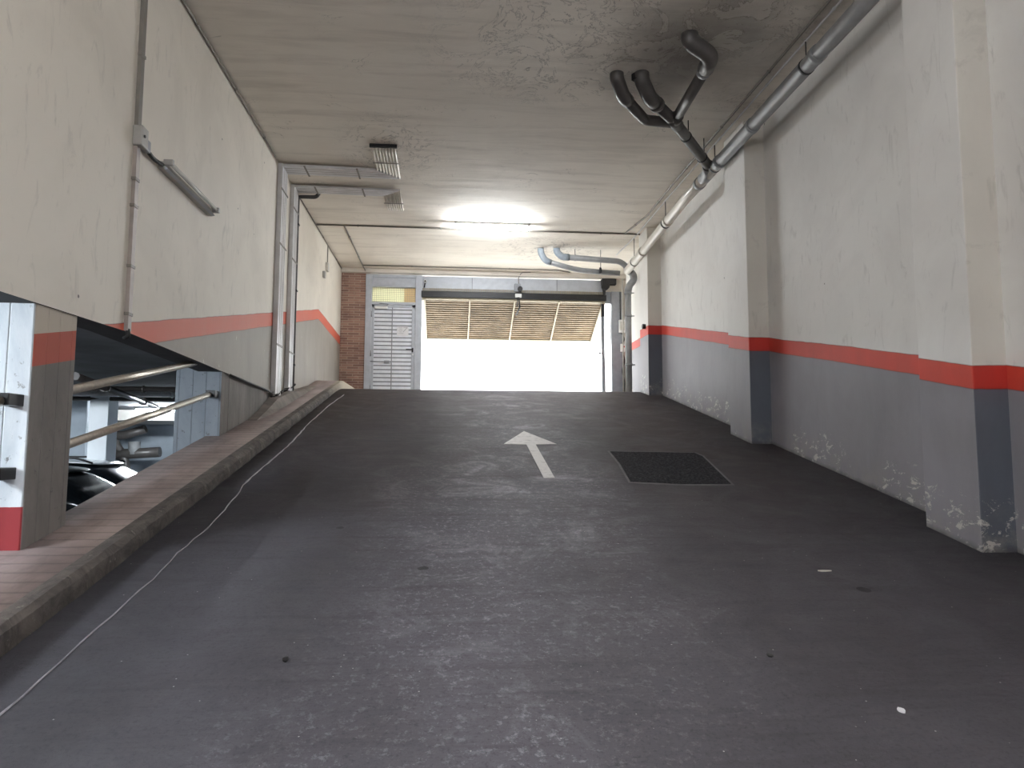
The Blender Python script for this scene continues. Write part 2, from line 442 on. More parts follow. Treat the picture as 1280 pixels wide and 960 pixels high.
struct(strip('sidewalk', M['walk'], WX, KX-.11, walk_z, ys2), 'raised grooved walkway along the left side of the ramp', 'walkway')
m = MB()
rows = []
for y_, h_ in ((8.5, 0), (9.0, .06), (9.5, .15), (10.0, .14), (10.5, .11), (11.2, .05), (12.0, 0)):
    z_ = walk_z(y_); rows.append([m.bm.verts.new(p) for p in ((XL, y_, z_-.03), (XL, y_, z_+h_), (XL+.10, y_, z_+h_*.8), (XL+.17, y_, z_-.005), (XL+.17, y_, z_-.03))])
for a_, b_ in zip(rows, rows[1:]):
    for i in range(5): m.bm.faces.new((a_[i], a_[(i+1) % 5], b_[(i+1) % 5], b_[i]))
m.bm.faces.new(rows[0]); m.bm.faces.new(rows[-1][::-1])
struct(m.build('mortar_fillet', simple('foot mortar', c(128, 119, 112), .75, 0, .3, 5, .4)), 'low mortar fillet where the conduits meet the walkway', 'fillet')
# kerb with a chipped face
m = MB(); bm = m.bm; rows = []
for y in [-12, -5] + [-2.5+.12*i for i in range(127)] + [12.75, 13, 13.5, 15.28]:
    if rows and y <= rows[-1][0].co.y: continue
    z = walk_z(y); w = random.uniform(-.006, .01); e = random.uniform(0, .012)
    rows.append([bm.verts.new(p) for p in ((KX-.11, y, -2.3), (KX-.11, y, z), (KX-.03-e, y, z+.001), (KX-.006+w*.6, y, z-.02-e), (KX+w, y, z-.06), (KX+.004+w*.4, y, z-.25), (KX, y, -2.3))])
for a, b in zip(rows, rows[1:]):
    for i in range(6): bm.faces.new((a[i], a[i+1], b[i+1], b[i]))
bm.faces.new(rows[0]); bm.faces.new(rows[-1][::-1])
struct(m.build('kerb', M['kerb']), 'chipped concrete kerb edging the raised walkway', 'kerb')

# ------------------------------------------------------------------ walls and ceiling
SLAB = [(-12, .79), (3.85, .80), (5.27, .827), (6.44, .80), (9.65, .725)]
m = MB()
prof = [(XL, y, z) for y, z in SLAB] + [(XL, 9.7, -2.2), (XL, YF+.25, -2.2), (XL, YF+.25, ZC+.2), (XL, -12, ZC+.2)]
m.poly(prof, (-.25, 0, 0))
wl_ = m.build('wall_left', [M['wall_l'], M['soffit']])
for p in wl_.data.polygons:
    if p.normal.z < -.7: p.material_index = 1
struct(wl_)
# lower stretch of the left wall beyond the second pillar
m = MB(); m.poly([(XL-.012, 7.8, -2.2), (XL-.012, 9.72, -2.2), (XL-.012, 9.72, .722), (XL-.012, 7.8, .76)], (-.4, 0, 0))
struct(m.build('trim_1', M['col_face']), 'bare concrete infill below the left wall', 'wall')
# right wall
m = MB(); m.box(XR, XR+.6, -12, 14.25, -2.2, ZC+.2)
struct(m.build('wall_right', M['wall_r']))
m = MB(); m.box(3.97, 4.24, 14.25, YF+.25, -2.2, ZC+.2)
struct(m.build('wall_right_recess', M['wall_r']))
def pilaster(y0, y1):
    m = MB(); m.box(XP, XR+.02, y0, y1, -2.1, ZC+.1)
    o = m.build('pillar', [M['wall_r'], M['pil_shade']])
    for p in o.data.polygons:
        if p.normal.y < -.9: p.material_index = 1
    b = o.modifiers.new('bevel', 'BEVEL'); b.width = .008; b.segments = 2
    return o
struct(pilaster(4.33, 4.86), 'nearest right wall pilaster with red band and near side darkened as shade', 'pillar')
struct(pilaster(7.76, 8.36), 'middle right wall pilaster under the drain pipe junction', 'pillar')
struct(pilaster(11.84, 12.36), 'far right wall pilaster at the top of the ramp', 'pillar')
struct(pilaster(.2, .8), 'right wall pilaster behind the viewpoint', 'pillar')
m = MB(); m.box(XL-.3, 4.3, -12.2, YF+.25, ZC, ZC+.3)
struct(m.build('ceiling', M['ceiling']))
m = MB(); m.box(XL-.3, 4.3, -12.3, -12, -2.3, ZC+.2)
struct(m.build('wall_rear', M['rearwall']))
# downstand above the frontage
m = MB(); m.box(XL, 3.97, YF-.12, YF+.2, ZC-.09, ZC+.01)
struct(m.build('trim_2', M['rearwall']), 'cream downstand over the entrance frame', 'lintel')

# left pillars of the lower deck opening
def left_pillar(y0, y1, mats, depth=.55):
    m = MB(); m.box(XL-.012-depth, XL-.012, y0, y1, -2.1, .86)
    o = m.build('pillar', mats)
    for p in o.data.polygons:
        if p.normal.y < -.9: p.material_index = 1
    b = o.modifiers.new('bevel', 'BEVEL'); b.width = .012; b.segments = 2
    return o
struct(left_pillar(4.2, 4.66, [M['col_face'], M['col_white']]), 'near left pillar with white side and red foot', 'pillar')
struct(left_pillar(7.55, 7.8, [M['col_face'], M['col_blue']], .46), 'bluish concrete pillar at the far end of the opening', 'pillar')
struct(left_pillar(-1.2, -.7, [M['col_face'], M['col_white']]), 'left pillar behind the viewpoint', 'pillar')

# brick pier beside the door
m = MB(); m.box(XL-.02, -1.80, YF, YF+.25, -1, ZC)
struct(m.build('wall_brick', M['brick']), 'brown brick pier between left wall and grey door', 'wall')

# ------------------------------------------------------------------ entrance frame
Y0 = YF
m = MB()
m.box(-1.80, -1.665, Y0-.03, Y0+.09, .95, 3.72)                 # left jamb
m.box(-.735, -.595, Y0-.03, Y0+.09, .95, 3.72)                  # mullion
m.box(-1.665, -.735, Y0-.03, Y0+.09, 3.66, 3.72)
m.box(-1.665, -.735, Y0-.0, Y0+.05, 3.46, 3.66)                 # blank head panel
m.box(-1.665, -.735, Y0-.03, Y0+.09, 3.445, 3.47)
m.box(-1.665, -.735, Y0-.03, Y0+.09, 3.06, 3.12)                # transom
fr = m.build('trim_3', M['steel'], bevel=.006)
struct(fr, 'pale grey steel frame around the side door', 'frame')
m = MB(); m.box(-1.665, -.735, Y0+.04, Y0+.05, 3.12, 3.445)
w = m.build('window_1', M['pane']); struct(w, 'yellowish frosted pane behind wire mesh over the door', 'window')
m = MB()
for i in range(24): x = -1.65+i*.039; m.box(x-.004, x+.004, Y0+.016, Y0+.022, 3.12, 3.445)
for i in range(8): z = 3.14+i*.041; m.box(-1.665, -.735, Y0+.02, Y0+.025, z-.004, z+.004)
m.build('wire_mesh', M['wiremesh'], w)

door = thing('door_1', 'pale grey louvred steel side door beside the brick pier', 'door', (-1.2, Y0, 1.05)); door['kind'] = 'structure'
m = MB()
x0, x1, zb, zt = -1.667, -.733, 1.06, 3.064
m.box(x0, x0+.06, Y0-.01, Y0+.04, zb, zt); m.box(x1-.075, x1, Y0-.01, Y0+.04, zb, zt)
m.box(x0, x1, Y0-.01, Y0+.04, zt-.06, zt); m.box(x0, x1, Y0-.01, Y0+.04, zb, zb+.08)
m.build('door_frame', M['steel'], door, .004)
m = MB()
z = zb+.09
while z < zt-.07:
    m.poly([(x0+.06, Y0+.0, z), (x0+.06, Y0+.006, z+.066), (x0+.06, Y0+.03, z+.066), (x0+.06, Y0+.03, z)], (x1-x0-.135, 0, 0))
    m.box(x0+.06, x1-.075, Y0+.012, Y0+.028, z+.064, z+.088, mi=1)
    z += .0865
m.build('louvre_panel', [M['leaf'], M['groove']], door)
m = MB(); m.box(-1.235, -1.215, Y0-.012, Y0+.02, zb+.08, zt-.06); m.build('centre_bar', M['steel_dark'], door, .003)
m = MB(); m.box(-.80, -.765, Y0-.022, Y0-.008, 2.04, 2.13, .004); m.tube([(-.782, Y0-.02, 2.095), (-.782, Y0-.06, 2.095), (-.92, Y0-.06, 2.095)], .011, 8, .012)
m.build('door_handle', M['blackp'], door)
m = MB(); m.tube([(-.775, Y0-.03, 1.99), (-.775, Y0+.0, 1.99)], .016, 12); m.build('lock_cylinder', M['white'], door)
m = MB(); m.box(-1.60, -1.33, Y0-.07, Y0-.012, 2.965, 3.02, .006); cl = m.build('door_closer', M['white'], door)
m = MB(); m.tube([(-1.36, Y0-.05, 3.025), (-1.30, Y0-.16, 3.045), (-1.50, Y0-.045, 3.085)], .008, 6); m.build('closer_arm', M['steel_dark'], cl)
m = MB(); m.tube([(-1.67, Y0-.03, 1.83), (-1.38, Y0-.03, 1.83)], .008, 8); m.box(-1.38, -1.27, Y0-.045, Y0-.01, 1.80, 1.85, .005); m.build('bolt', M['steel_dark'], door)
for zz in (2.85, 2.0, 1.25):
    m = MB(); m.tube([(-1.662, Y0-.035, zz-.06), (-1.662, Y0-.035, zz+.06)], .012, 10); m.build('hinge', M['steel_dark'], door)
# paper notice on the louvres
no = thing('paper_notice', 'small white printed notice taped to the louvred door', 'notice', (-1.0, Y0-.016, 2.5))
m = MB(); m.box(-1.12, -.875, Y0-.014, Y0-.010, 2.395, 2.60); m.build('sheet', M['paper'], no)
m = MB()
for i, (a, b) in enumerate(((-1.09, -1.0), (-1.07, -1.01), (-1.09, -1.0), (-1.07, -1.02), (-1.09, -.98))):
    m.box(a, b, Y0-.0165, Y0-.0145, 2.57-i*.033, 2.578-i*.033)
m.poly([(-.905, Y0-.0165, 2.575), (-.90, Y0-.0165, 2.565), (-.985, Y0-.0165, 2.47), (-.995, Y0-.0165, 2.478)], (0, .002, 0))
m.box(-.985, -.895, Y0-.0165, Y0-.0145, 2.568, 2.578)
m.build('print', M['ink'], no)

# overhead garage gate
gate = thing('garage_gate', 'tilted tan slatted up-and-over gate hanging open above the exit', 'gate', (1.45, Y0, 3.2))
GX0, GX1 = -.60, 3.44
m = MB(); m.box(GX0, GX1-.02, Y0+.02, Y0+.06, 3.45, 3.715); hp = m.build('header_panel', M['steel'], gate)
m = MB(); m.box(.48, .49, Y0+.012, Y0+.022, 3.45, 3.70); m.build('panel_seam', M['groove'], hp)
m = MB(); m.box(2.35, 2.36, Y0+.012, Y0+.022, 3.45, 3.70); m.build('panel_seam', M['groove'], hp)
m = MB()
for i in range(98):
    x = GX0+.02+i*.0405; m.poly([(x, Y0+.0, 3.452), (x+.024, Y0+.0, 3.452), (x+.021, Y0-.02, 3.385), (x+.004, Y0-.02, 3.385)], (0, .02, 0))
m.box(GX0, GX1, Y0+.005, Y0+.03, 3.37, 3.45, mi=1)
m.build('edge_fringe', [M['gate_frame'], M['steel_dark']], gate)
m = MB(); m.box(GX0-.01, GX1+.01, Y0-.05, Y0+.02, 3.245, 3.38, .006); m.build('header_bar', M['black'], gate)
A = Vector((0, Y0-.01, 3.238)); B = Vector((0, Y0+1.38, 2.555)); D = (B-A); Lg = D.length; D.normalize(); N = Vector((0, D.z, -D.y))  # N faces down/inside
if N.y > 0: N = -N
m = MB()
def gp(x, t, o): q = A+D*t+N*o; return (x, q.y, q.z)
a0, a1 = GX0+.06, GX1-.06
NS = 18; pt = (Lg-.12)/NS
m.poly([gp(a0, .03, -.02), gp(a0, Lg-.03, -.02), gp(a0, Lg-.03, -.008), gp(a0, .03, -.008)], (a1-a0, 0, 0), mi=1)
for i in range(NS):
    t = .06+i*pt
    m.poly([gp(a0, t+.016, -.008), gp(a0, t+pt-.010, -.008), gp(a0, t+pt-.014, .012), gp(a0, t+.024, .018)], (a1-a0, 0, 0))
m.build('slat_panel', [M['gate'], M['gate_slot']], gate)
for k in range(5):
    x = a0+(a1-a0)*k/4
    m = MB(); w = .022 if k in (0, 4) else .017
    m.poly([gp(x-w, 0, .012), gp(x+w, 0, .012), gp(x+w, 0, .045), gp(x-w, 0, .045)], D*Lg)
    m.build('stile', M['gate_frame'], gate)
for t in (0.0, Lg-.05):
    m = MB(); m.poly([gp(a0-.03, t, -.025), gp(a0-.03, t+.05, -.025), gp(a0-.03, t+.05, .03), gp(a0-.03, t, .03)], (a1-a0+.06, 0, 0)); m.build('rail', M['gate_frame'], gate)
for x in (GX0+.02, GX1-.02):
    m = MB(); m.poly([gp(x-.012, 0, -.03), gp(x+.012, 0, -.03), gp(x+.012, 0, .04), gp(x-.012, 0, .04)], D*(Lg*.98)); m.build('side_channel', M['gate_frame'], gate)
# operator box in the middle of the header bar
op = thing('gate_operator', 'small grey gate motor clamped to the middle of the black bar', 'motor', (1.46, Y0-.05, 3.3))
m = MB(); m.box(1.40, 1.54, Y0-.15, Y0-.052, 3.39, 3.56, .01); m.build('housing', M['steel_dark'], op)
m = MB(); m.tube([(1.52, Y0-.19, 3.44), (1.52, Y0-.10, 3.44)], .055, 14); m.build('pulley', M['black'], op)
m = MB(); m.box(1.42, 1.56, Y0-.10, Y0-.052, 3.27, 3.35, .004); m.build('name_plate', M['white'], op)
m = MB(); m.tube([(1.50, Y0-.1, 3.27), (1.52, Y0-.1, 3.05), (1.46, Y0+.10, 2.92)], .016, 8); m.tube([(1.47, Y0-.1, 3.27), (1.47, Y0-.05, 3.08)], .012, 8); m.build('drive_arm', M['black'], op)
m = MB(); m.tube([(1.50, Y0-.08, 3.56), (1.49, Y0-.08, 3.70), (1.55, Y0-.14, 3.81), (1.75, Y0-.14, 3.82)], .008, 6, .05)
tag(m.build('power_cable', M['wire']), 'thin cable looping from the ceiling to the gate motor', 'cable')
# gate track and post on the right
tr_ = thing('gate_track', 'narrow dark upright track at the right edge of the gate', 'track', (3.39, Y0, 1.05))
m = MB(); m.box(3.352, 3.415, Y0+.0, Y0+.07, 1.95, 3.2); m.box(3.366, 3.40, Y0-.012, Y0+.002, 1.95, 2.9, mi=1); m.build('upper_channel', [M['black'], M['steel_dark']], tr_)
m = MB(); m.box(3.345, 3.425, Y0-.02, Y0+.08, 1.0, 1.95, .006); m.build('lower_guard', M['steel_dark'], tr_)
m = MB(); m.tube([(3.30, Y0+.02, 2.08), (3.30, Y0-.03, 2.08)], .022, 10); m.box(3.30, 3.352, Y0+.0, Y0+.02, 2.075, 2.085)
m.build('photocell', M['black'], tr_)
m = MB(); m.box(3.56, 3.80, Y0-.04, Y0+.16, .95, 3.46)
m.box(3.44, 3.56, Y0+.0, Y0+.1, 3.2, 3.46)
struct(m.build('trim_4', M['steel_dark'], bevel=.006), 'wide grey steel post right of the gate', 'post')
# wall return that closes the frontage to the right of the post
m = MB(); m.box(3.80, 4.24, Y0+.1, Y0+.3, -1, ZC); m.box(3.44, 4.0, Y0+.06, Y0+.25, 3.46, ZC)
struct(m.build('wall_front', M['rearwall']))
br_ = thing('gate_bracket', 'dark counterweight bracket at the top right of the gate', 'bracket', (3.42, Y0-.1, 3.5))
m = MB(); m.box(3.34, 3.66, Y0-.12, Y0+.02, 3.60, 3.73, .008); m.build('arm', M['black'], br_)
m = MB(); m.tube([(3.42, Y0-.14, 3.56), (3.42, Y0-.03, 3.56)], .085, 14); m.build('wheel', M['blackp'], br_)
m = MB(); m.poly([(3.36, Y0-.06, 3.52), (3.44, Y0-.06, 3.52), (3.42, Y0-.06, 3.35), (3.38, Y0-.06, 3.35)], (0, .03, 0)); m.build('strut', M['black'], br_)
cm = thing('security_camera', 'tiny white camera beside the mullion above the gate', 'camera', (-.53, Y0-.05, 3.6))
m = MB(); m.tube([(-.53, Y0+.02, 3.60), (-.53, Y0-.10, 3.58)], .035, 12); m.build('body', M['white'], cm)
m = MB(); m.tube([(-.53, Y0-.10, 3.58), (-.53, Y0-.115, 3.577)], .02, 12); m.build('lens', M['blackp'], cm)
m = MB(); m.tube([(-.53, Y0-.02, 3.57), (-.55, Y0-.02, 3.46)], .014, 8); m.build('stalk', M['black'], cm)

# ------------------------------------------------------------------ street beyond
m = MB(); m.box(-30, 40, YF+1.69, 60, .6, 1.04)
struct(m.build('street', M['street']), 'sunlit pale street beyond the gate', 'street')
bd = thing('building', 'overexposed white building across the street with arched window', 'building', (3, 27, 1.04))
m = MB(); m.box(-20, 30, 27, 33, .9, 12); m.build('facade', M['facade'], bd)
awx0, awx1 = on('x', 640, 470, 1)[0], 0
pL = on('y', 640, 475, 26.95).x; pR = on('y', 687, 475, 26.95).x; pT = on('y', 661, 459.5, 26.95).z; pM = on('y', 661, 468, 26.95).z
def arch(x0, x1, zb, zs, zt, y, k=14):
    cx, hw = (x0+x1)/2, (x1-x0)/2
    return [(x0, y, zb), (x1, y, zb)] + [(cx+hw*cos(pi*i/k), y, zs+(zt-zs)*sin(pi*i/k)) for i in range(k+1)]
m = MB(); m.poly(arch(pL, pR, 1.5, pM, pT, 26.93), (0, .06, 0)); wn = m.build('window', M['frame_y'], bd)
m = MB(); m.poly(arch(pL+.06, pR-.06, 1.5, pM, pT-.06, 26.92), (0, .03, 0)); m.build('pane', M['facade'], wn)
m = MB()
for i in range(7):
    xx = pL+.15+i*.22; m.tube([(xx, 26.9, 1.55), (xx+.05, 26.9, 2.15), (xx+.12, 26.9, 2.25)], .012, 6)
m.tube([(pL+.1, 26.9, 2.2), (pR-.1, 26.9, 2.2)], .015, 6)
m.build('grille', M['frame_y'], wn)

# ------------------------------------------------------------------ ceiling lamps
def batten(name, label, p, q, tube_mat, parent_cat='lamp', dz=-.10, body_h=.045, group=None):
    """ceiling fluorescent batten from p to q (points on the ceiling)"""
    p, q = Vector(p), Vector(q); u = (q-p).normalized(); w = Vector((-u.y, u.x, 0)) * .04
    t = thing(name, label, parent_cat, (p+q)/2, group)
    m = MB(); m.poly([p-w, p+w, p+w+Vector((0, 0, -body_h)), p-w+Vector((0, 0, -body_h))], q-p); m.build('housing', M['lampbody'], t, .004)
    z = Vector((0, 0, dz))
    m = MB(); m.tube([p+u*.03+z, q-u*.03+z], .019, 12); m.build('tube', tube_mat, t)
    for e in (p+u*.02, q-u*.05):
        m = MB(); m.poly([e-w*.4, e+w*.4, e+w*.4+z*1.25, e-w*.4+z*1.25], u*.03); m.build('lamp_holder', M['lampbody'], t)
    return t
batten('fluorescent_lamp', 'lit fluorescent batten across the ceiling near the exit', (.07, 11.85, ZC), (1.36, 11.85, ZC), M['tube_on'])
for (x, y, w) in ((.6, 1.6, 1), (.6, -4.0, 1), (-1.2, -8.0, 1)):  # added fill battens out of view, brightening the near part of the ramp
    batten('fluorescent_lamp', 'added unseen fill batten on the ceiling behind the viewpoint', (x-.65, y, ZC), (x+.65, y, ZC), M['tube_rear_fill'], group='added fill lamps behind the viewpoint')

def side_fill_lamp(x, sgn, y0, y1, z, label):  # added fill lamp out of view, low on the wall to light the ceiling
    t = thing('wall_lamp', label, 'lamp', (x, (y0+y1)/2, z), 'added wall fill lamps behind the viewpoint')
    m = MB(); m.box(min(x, x+.05*sgn), max(x, x+.05*sgn), y0, y1, z-.045, z+.045, .006); m.build('housing', M['lampbody'], t)
    m = MB(); m.tube([(x+.10*sgn, y0+.04, z), (x+.10*sgn, y1-.04, z)], .019, 12); m.build('tube', M['tube_side_fill'], t)
    for yy in (y0, y1-.04):
        m = MB(); m.box(min(x+.04*sgn, x+.13*sgn), max(x+.04*sgn, x+.13*sgn), yy, yy+.04, z-.02, z+.02, .004); m.build('lamp_holder', M['lampbody'], t)
for y_, y2_ in ((-5.2, -6.4), (-2.0, -3.8), (1.0, -1.4)):
    side_fill_lamp(XL, 1, y_, y_+1.25, 1.9, 'added unseen fill batten on a side wall behind the viewpoint')
    side_fill_lamp(XR, -1, y2_, y2_+1.25, 1.9, 'added unseen fill batten on a side wall behind the viewpoint')

# unlit lamp on the left wall with its box and conduit
wl = thing('wall_lamp', 'unlit grey fluorescent batten mounted along the left wall', 'lamp', (XL+.05, 6.3, 2.2))
a = on('x', 207, 207, XL+.06); b = on('x', 268, 266, XL+.06); zz = (a.z+b.z)/2
m = MB(); m.box(XL, XL+.05, a.y, b.y, zz-.03, zz+.03, .006); m.build('housing', M['lampbody'], wl)
for dz in (.026,):
    m = MB(); m.tube([(XL+.085, a.y+.04, zz+dz), (XL+.085, b.y-.04, zz+dz)], .017, 10); m.build('tube', M['tube_off'], wl)
m = MB(); m.poly([(XL+.045, a.y+.02, zz-.032), (XL+.075, a.y+.02, zz-.026), (XL+.045, a.y+.02, zz+.0)], (0, b.y-a.y-.04, 0)); m.build('reflector', M['steel'], wl)
for yy in (a.y+.0, b.y-.04):
    m = MB(); m.box(XL+.04, XL+.115, yy, yy+.035, zz-.0, zz+.048, .005); m.build('lamp_holder', M['lampbody'], wl)
YB = on('x', 175, 170, XL+.03).y
zbx = on('x', 175, 172, XL+.03).z
m = MB(); m.tube([(XL+.035, a.y+.02, zz+.0), (XL+.03, YB+.25, zbx-.06), (XL+.03, YB+.05, zbx-.03)], .016, 10, .05)
tag(m.build('lamp_flex', M['cable']), 'short black flex from junction box to left wall lamp', 'cable')
jb = thing('junction_box', 'grey junction box on the left wall conduit beside the lamp', 'box', (XL, YB, zbx))
m = MB(); m.box(XL, XL+.07, YB-.055, YB+.055, zbx-.075, zbx+.075, .008); m.build('body', M['lampbody'], jb)
m = MB(); m.tube([(XL+.068, YB-.02, zbx), (XL+.078, YB-.02, zbx)], .012, 8); m.build('screw', M['black'], jb)
m = MB(); m.box(XL+.01, XL+.06, YB+.055, YB+.13, zbx-.07, zbx+.02, .01); m.build('gland', M['steel_dark'], jb)
cw = thing('wall_conduit', 'thin upright conduit running down the left wall to the opening', 'conduit', (XL, YB, .85))
zlow = on('x', 155, 410, XL+.02).z
m = MB(); m.box(XL, XL+.028, YB-.035, YB+.02, zbx+.07, ZC); m.build('upper_run', M['wire'], cw)
m = MB(); m.box(XL, XL+.028, YB-.03, YB+.025, zlow-.01, zbx-.07); m.build('lower_run', M['wire_lt'], cw)
for z_ in (2.9, 3.4, 1.95, 1.75, 1.3, .95):
    m = MB(); m.box(XL, XL+.034, YB-.042, YB+.03, z_-.012, z_+.012, .003); m.build('clip', M['wire'], cw)
m = MB(); m.tube([(XL+.02, YB-.01, zlow), (XL+.03, YB-.02, zlow-.05), (XL+.0, YB-.02, zlow-.07)], .016, 8, .02); m.build('cable_end', M['cable'], cw)

# ------------------------------------------------------------------ conduit runs on the ceiling
def run(name, label, pts, r, mat, clips=0, cat='conduit', fillet=.05, seg=8, clipmat=None):
    t = thing(name, label, cat, pts[0])
    m = MB(); m.tube(pts, r, seg, fillet); m.build('pipe', mat, t)
    P = [Vector(p) for p in pts]
    for a, b in zip(P, P[1:]):
        L = (b-a).length
        if not clips: break
        k = max(1, int(L/clips)) if L > clips*.6 else 0
        for i in range(k):
            q = a+(b-a)*((i+.5)/k); u = (b-a).normalized()
            m = MB(); m.tube([q-u*.012, q+u*.012], r*1.45, seg); m.build('clip', clipmat or mat, t)
    return t
zc = ZC-.014
run('ceiling_conduit', 'thin conduit along the corner of ceiling and left wall', [(XL+.02, 1, ZC-.03), (XL+.02, 9.3, ZC-.03)], .011, M['wire'], 1.1)
run('ceiling_conduit', 'thin conduit along the left ceiling corner beyond the conduit bundles', [(XL+.02, 10.6, ZC-.03), (XL+.02, 15.2, ZC-.03)], .010, M['wire'], 1.3)
run('ceiling_conduit', 'conduit crossing the ceiling just beyond the lit lamp', [(XL+.02, 12.2, zc), (3.38, 12.2, zc)], .014, M['wire'], 1.2)
run('ceiling_conduit', 'thin cable crossing the ceiling just in front of the entrance frame', [(-1.84, 14.9, zc), (2.3, 14.9, zc), (2.6, 15.05, zc)], .012, M['wire'], 1.5)
run('ceiling_conduit', 'short conduit linking the two cross runs near the brick pier', [(-1.83, 12.2, zc), (-1.83, 14.9, zc), (-1.80, 15.24, ZC-.06)], .014, M['wire'], 1.2)
run('ceiling_conduit', 'outer cable run beside the pale drain pipe under the ceiling', [(3.20, 1, zc), (3.20, 9.8, zc), (3.22, 11.2, zc), (3.10, 12.15, zc)], .013, M['wire'], 1.2)
run('ceiling_conduit', 'inner cable run tight beside the right wall drain pipe', [(3.30, 1, zc), (3.30, 10.2, zc), (3.33, 12.3, zc), (3.28, 13.6, zc)], .010, M['duct'], 1.3)

# ------------------------------------------------------------------ bundles of conduits: ceiling to left wall
def bundle(label, n, xc, yrun0, ydir, ystart, wall_y, zdown, width, grp):
    """n parallel conduits leave a hole in the ceiling, run along it, mitre towards the left wall and drop down it"""
    t = thing('conduit_bundle', label, 'conduits', (XL, wall_y, zdown), grp)
    sp = width/n; r = sp*.47
    for i in range(n):
        x = xc+(i-(n-1)/2)*sp*1.05
        # leftmost tube turns at the near side of the bundle
        k = i if ydir > 0 else (n-1-i)
        off = (i-(n-1)/2)*sp*ydir
        yb = yrun0+off
        yw = wall_y+off
        zt = ZC-.045
        m = MB(); m.tube([(x, ystart, ZC-.005), (x, ystart+.05*ydir, zt), (x, yb, zt)], r*.82, 8, .03)
        m.build('conduit_tail', M['duct_end'], t)
    h = width/2
    ys_ = (-h, h) if ydir > 0 else (h, -h)
    pl = [(XL+.002, wall_y+ys_[0]), (xc-h*1.05, yrun0+ys_[0]), (xc+h*1.05, yrun0+ys_[1]), (XL+.002, wall_y+ys_[1])]
    zt = ZC-.045
    m = MB(); m.poly([(a_, b_, zt-r) for a_, b_ in pl], (0, 0, 2*r)); m.build('ceiling_trunking', M['duct'], t, .006)
    m = MB()
    for f_ in (.25, .5, .75):
        pa_ = [pl[0][i]*(1-f_)+pl[3][i]*f_ for i in (0, 1)]; pb_ = [pl[1][i]*(1-f_)+pl[2][i]*f_ for i in (0, 1)]
        m.tube([(*pa_, zt-r), (*pb_, zt-r)], .003, 6)
    m.build('joint_line', M['wire_lt'], t)
    m = MB(); m.box(XL+.001, XL+.001+2*r+.03, wall_y-h, wall_y+h, zdown, ZC-.02); wt_ = m.build('wall_trunking', M['duct'], t, .006)
    m = MB()
    for f_ in (.3, .55, .8): m.tube([(XL+.032+2*r, wall_y-h+width*f_, zdown+.01), (XL+.032+2*r, wall_y-h+width*f_, ZC-.06)], .0025, 6)
    m.build('joint_line', M['wire_lt'], wt_)
    for fx in (.2, .75):
        x = XL+.1+(xc-XL-.2)*fx
        m = MB(); m.box(x-.012, x+.012, wall_y-width*.62+(yrun0-wall_y)*fx, wall_y+width*.62+(yrun0-wall_y)*fx, ZC-.045-r-.006, ZC-.045-r); m.build('strap', M['wire'], t)
    for z_ in (3.45, 2.7, 1.35):
        m = MB(); m.box(XL+.032+2*r, XL+.038+2*r, wall_y-width*.62, wall_y+width*.62, z_-.012, z_+.012); m.build('strap', M['wire'], t)
    ym = (ystart+yrun0)/2
    m = MB(); m.box(xc-width*.58, xc+width*.58, ym-.012, ym+.012, ZC-.045-r-.006, ZC-.045-r); m.build('strap', M['wire'], t)
    if ydir > 0:
        m = MB(); m.box(xc-width*.58, xc+width*.58, ystart-.05, ystart-.01, ZC-.045, ZC, .006); m.build('collar', M['black'], t)
    return t
YA, YBn = 9.66, 10.41
bundle('nearer flat bundle of pale conduits from ceiling hole down the left wall', 8, -.86, 9.70, 1, 8.86, YA, .69, .30, 'conduit bundles')
bundle('farther flat bundle of pale conduits from ceiling hole down the left wall', 8, -.88, 10.44, -1, 11.28, YBn, .80, .26, 'conduit bundles')
# dark pipe beside them
zt = on('x', 375, 243, XL+.08)
dk = thing('vent_pipe', 'slim dark flaking pipe beside the farther conduit bundle, bent over at top', 'pipe', (XL, 10.85, .85))
m = MB(); m.tube([(XL+.045, 10.59, .8), (XL+.045, 10.59, ZC-.10), (XL+.32, 10.59, ZC-.10), (XL+.36, 10.61, ZC-.0)], .028, 12, .05); m.build('pipe', M['pipe_dark'], dk)
for z_ in (1.2, 2.3, 3.3):
    m = MB(); m.box(XL, XL+.08, 10.555, 10.625, z_-.012, z_+.012, .003); m.build('clip', M['black'], dk)
# black cables on the bottom edge of the left wall
m = MB(); m.tube([(XL+.012, 7.75, .76), (XL+.015, 8.4, .745), (XL+.012, 9.2, .73), (XL+.03, 9.5, .70), (XL+.05, 9.62, .78)], .013, 8, .05)
m.tube([(XL+.03, 9.55, .72), (XL+.02, 9.58, 1.2), (XL+.02, 9.60, 1.9)], .010, 6, .05)
tag(m.build('loose_cable', M['cable']), 'black cable sagging along the wall edge to the conduit bundles', 'cable')
m = MB()
for i in range(16):
    y = 9.45+i*.075; s_ = walk_z(y)+.13
    m.tube([(XL+.02+random.uniform(0, .04), y, s_+.005+random.uniform(0, .03)), (XL+.05+random.uniform(0, .05), y+.07, s_+.03+random.uniform(0, .04)), (XL+.03, y+.13, s_+.02)], .009, 6, .03)
tag(m.build('cable_tangle', M['cable']), 'tangle of black cable ends where conduits meet the walkway', 'cable')

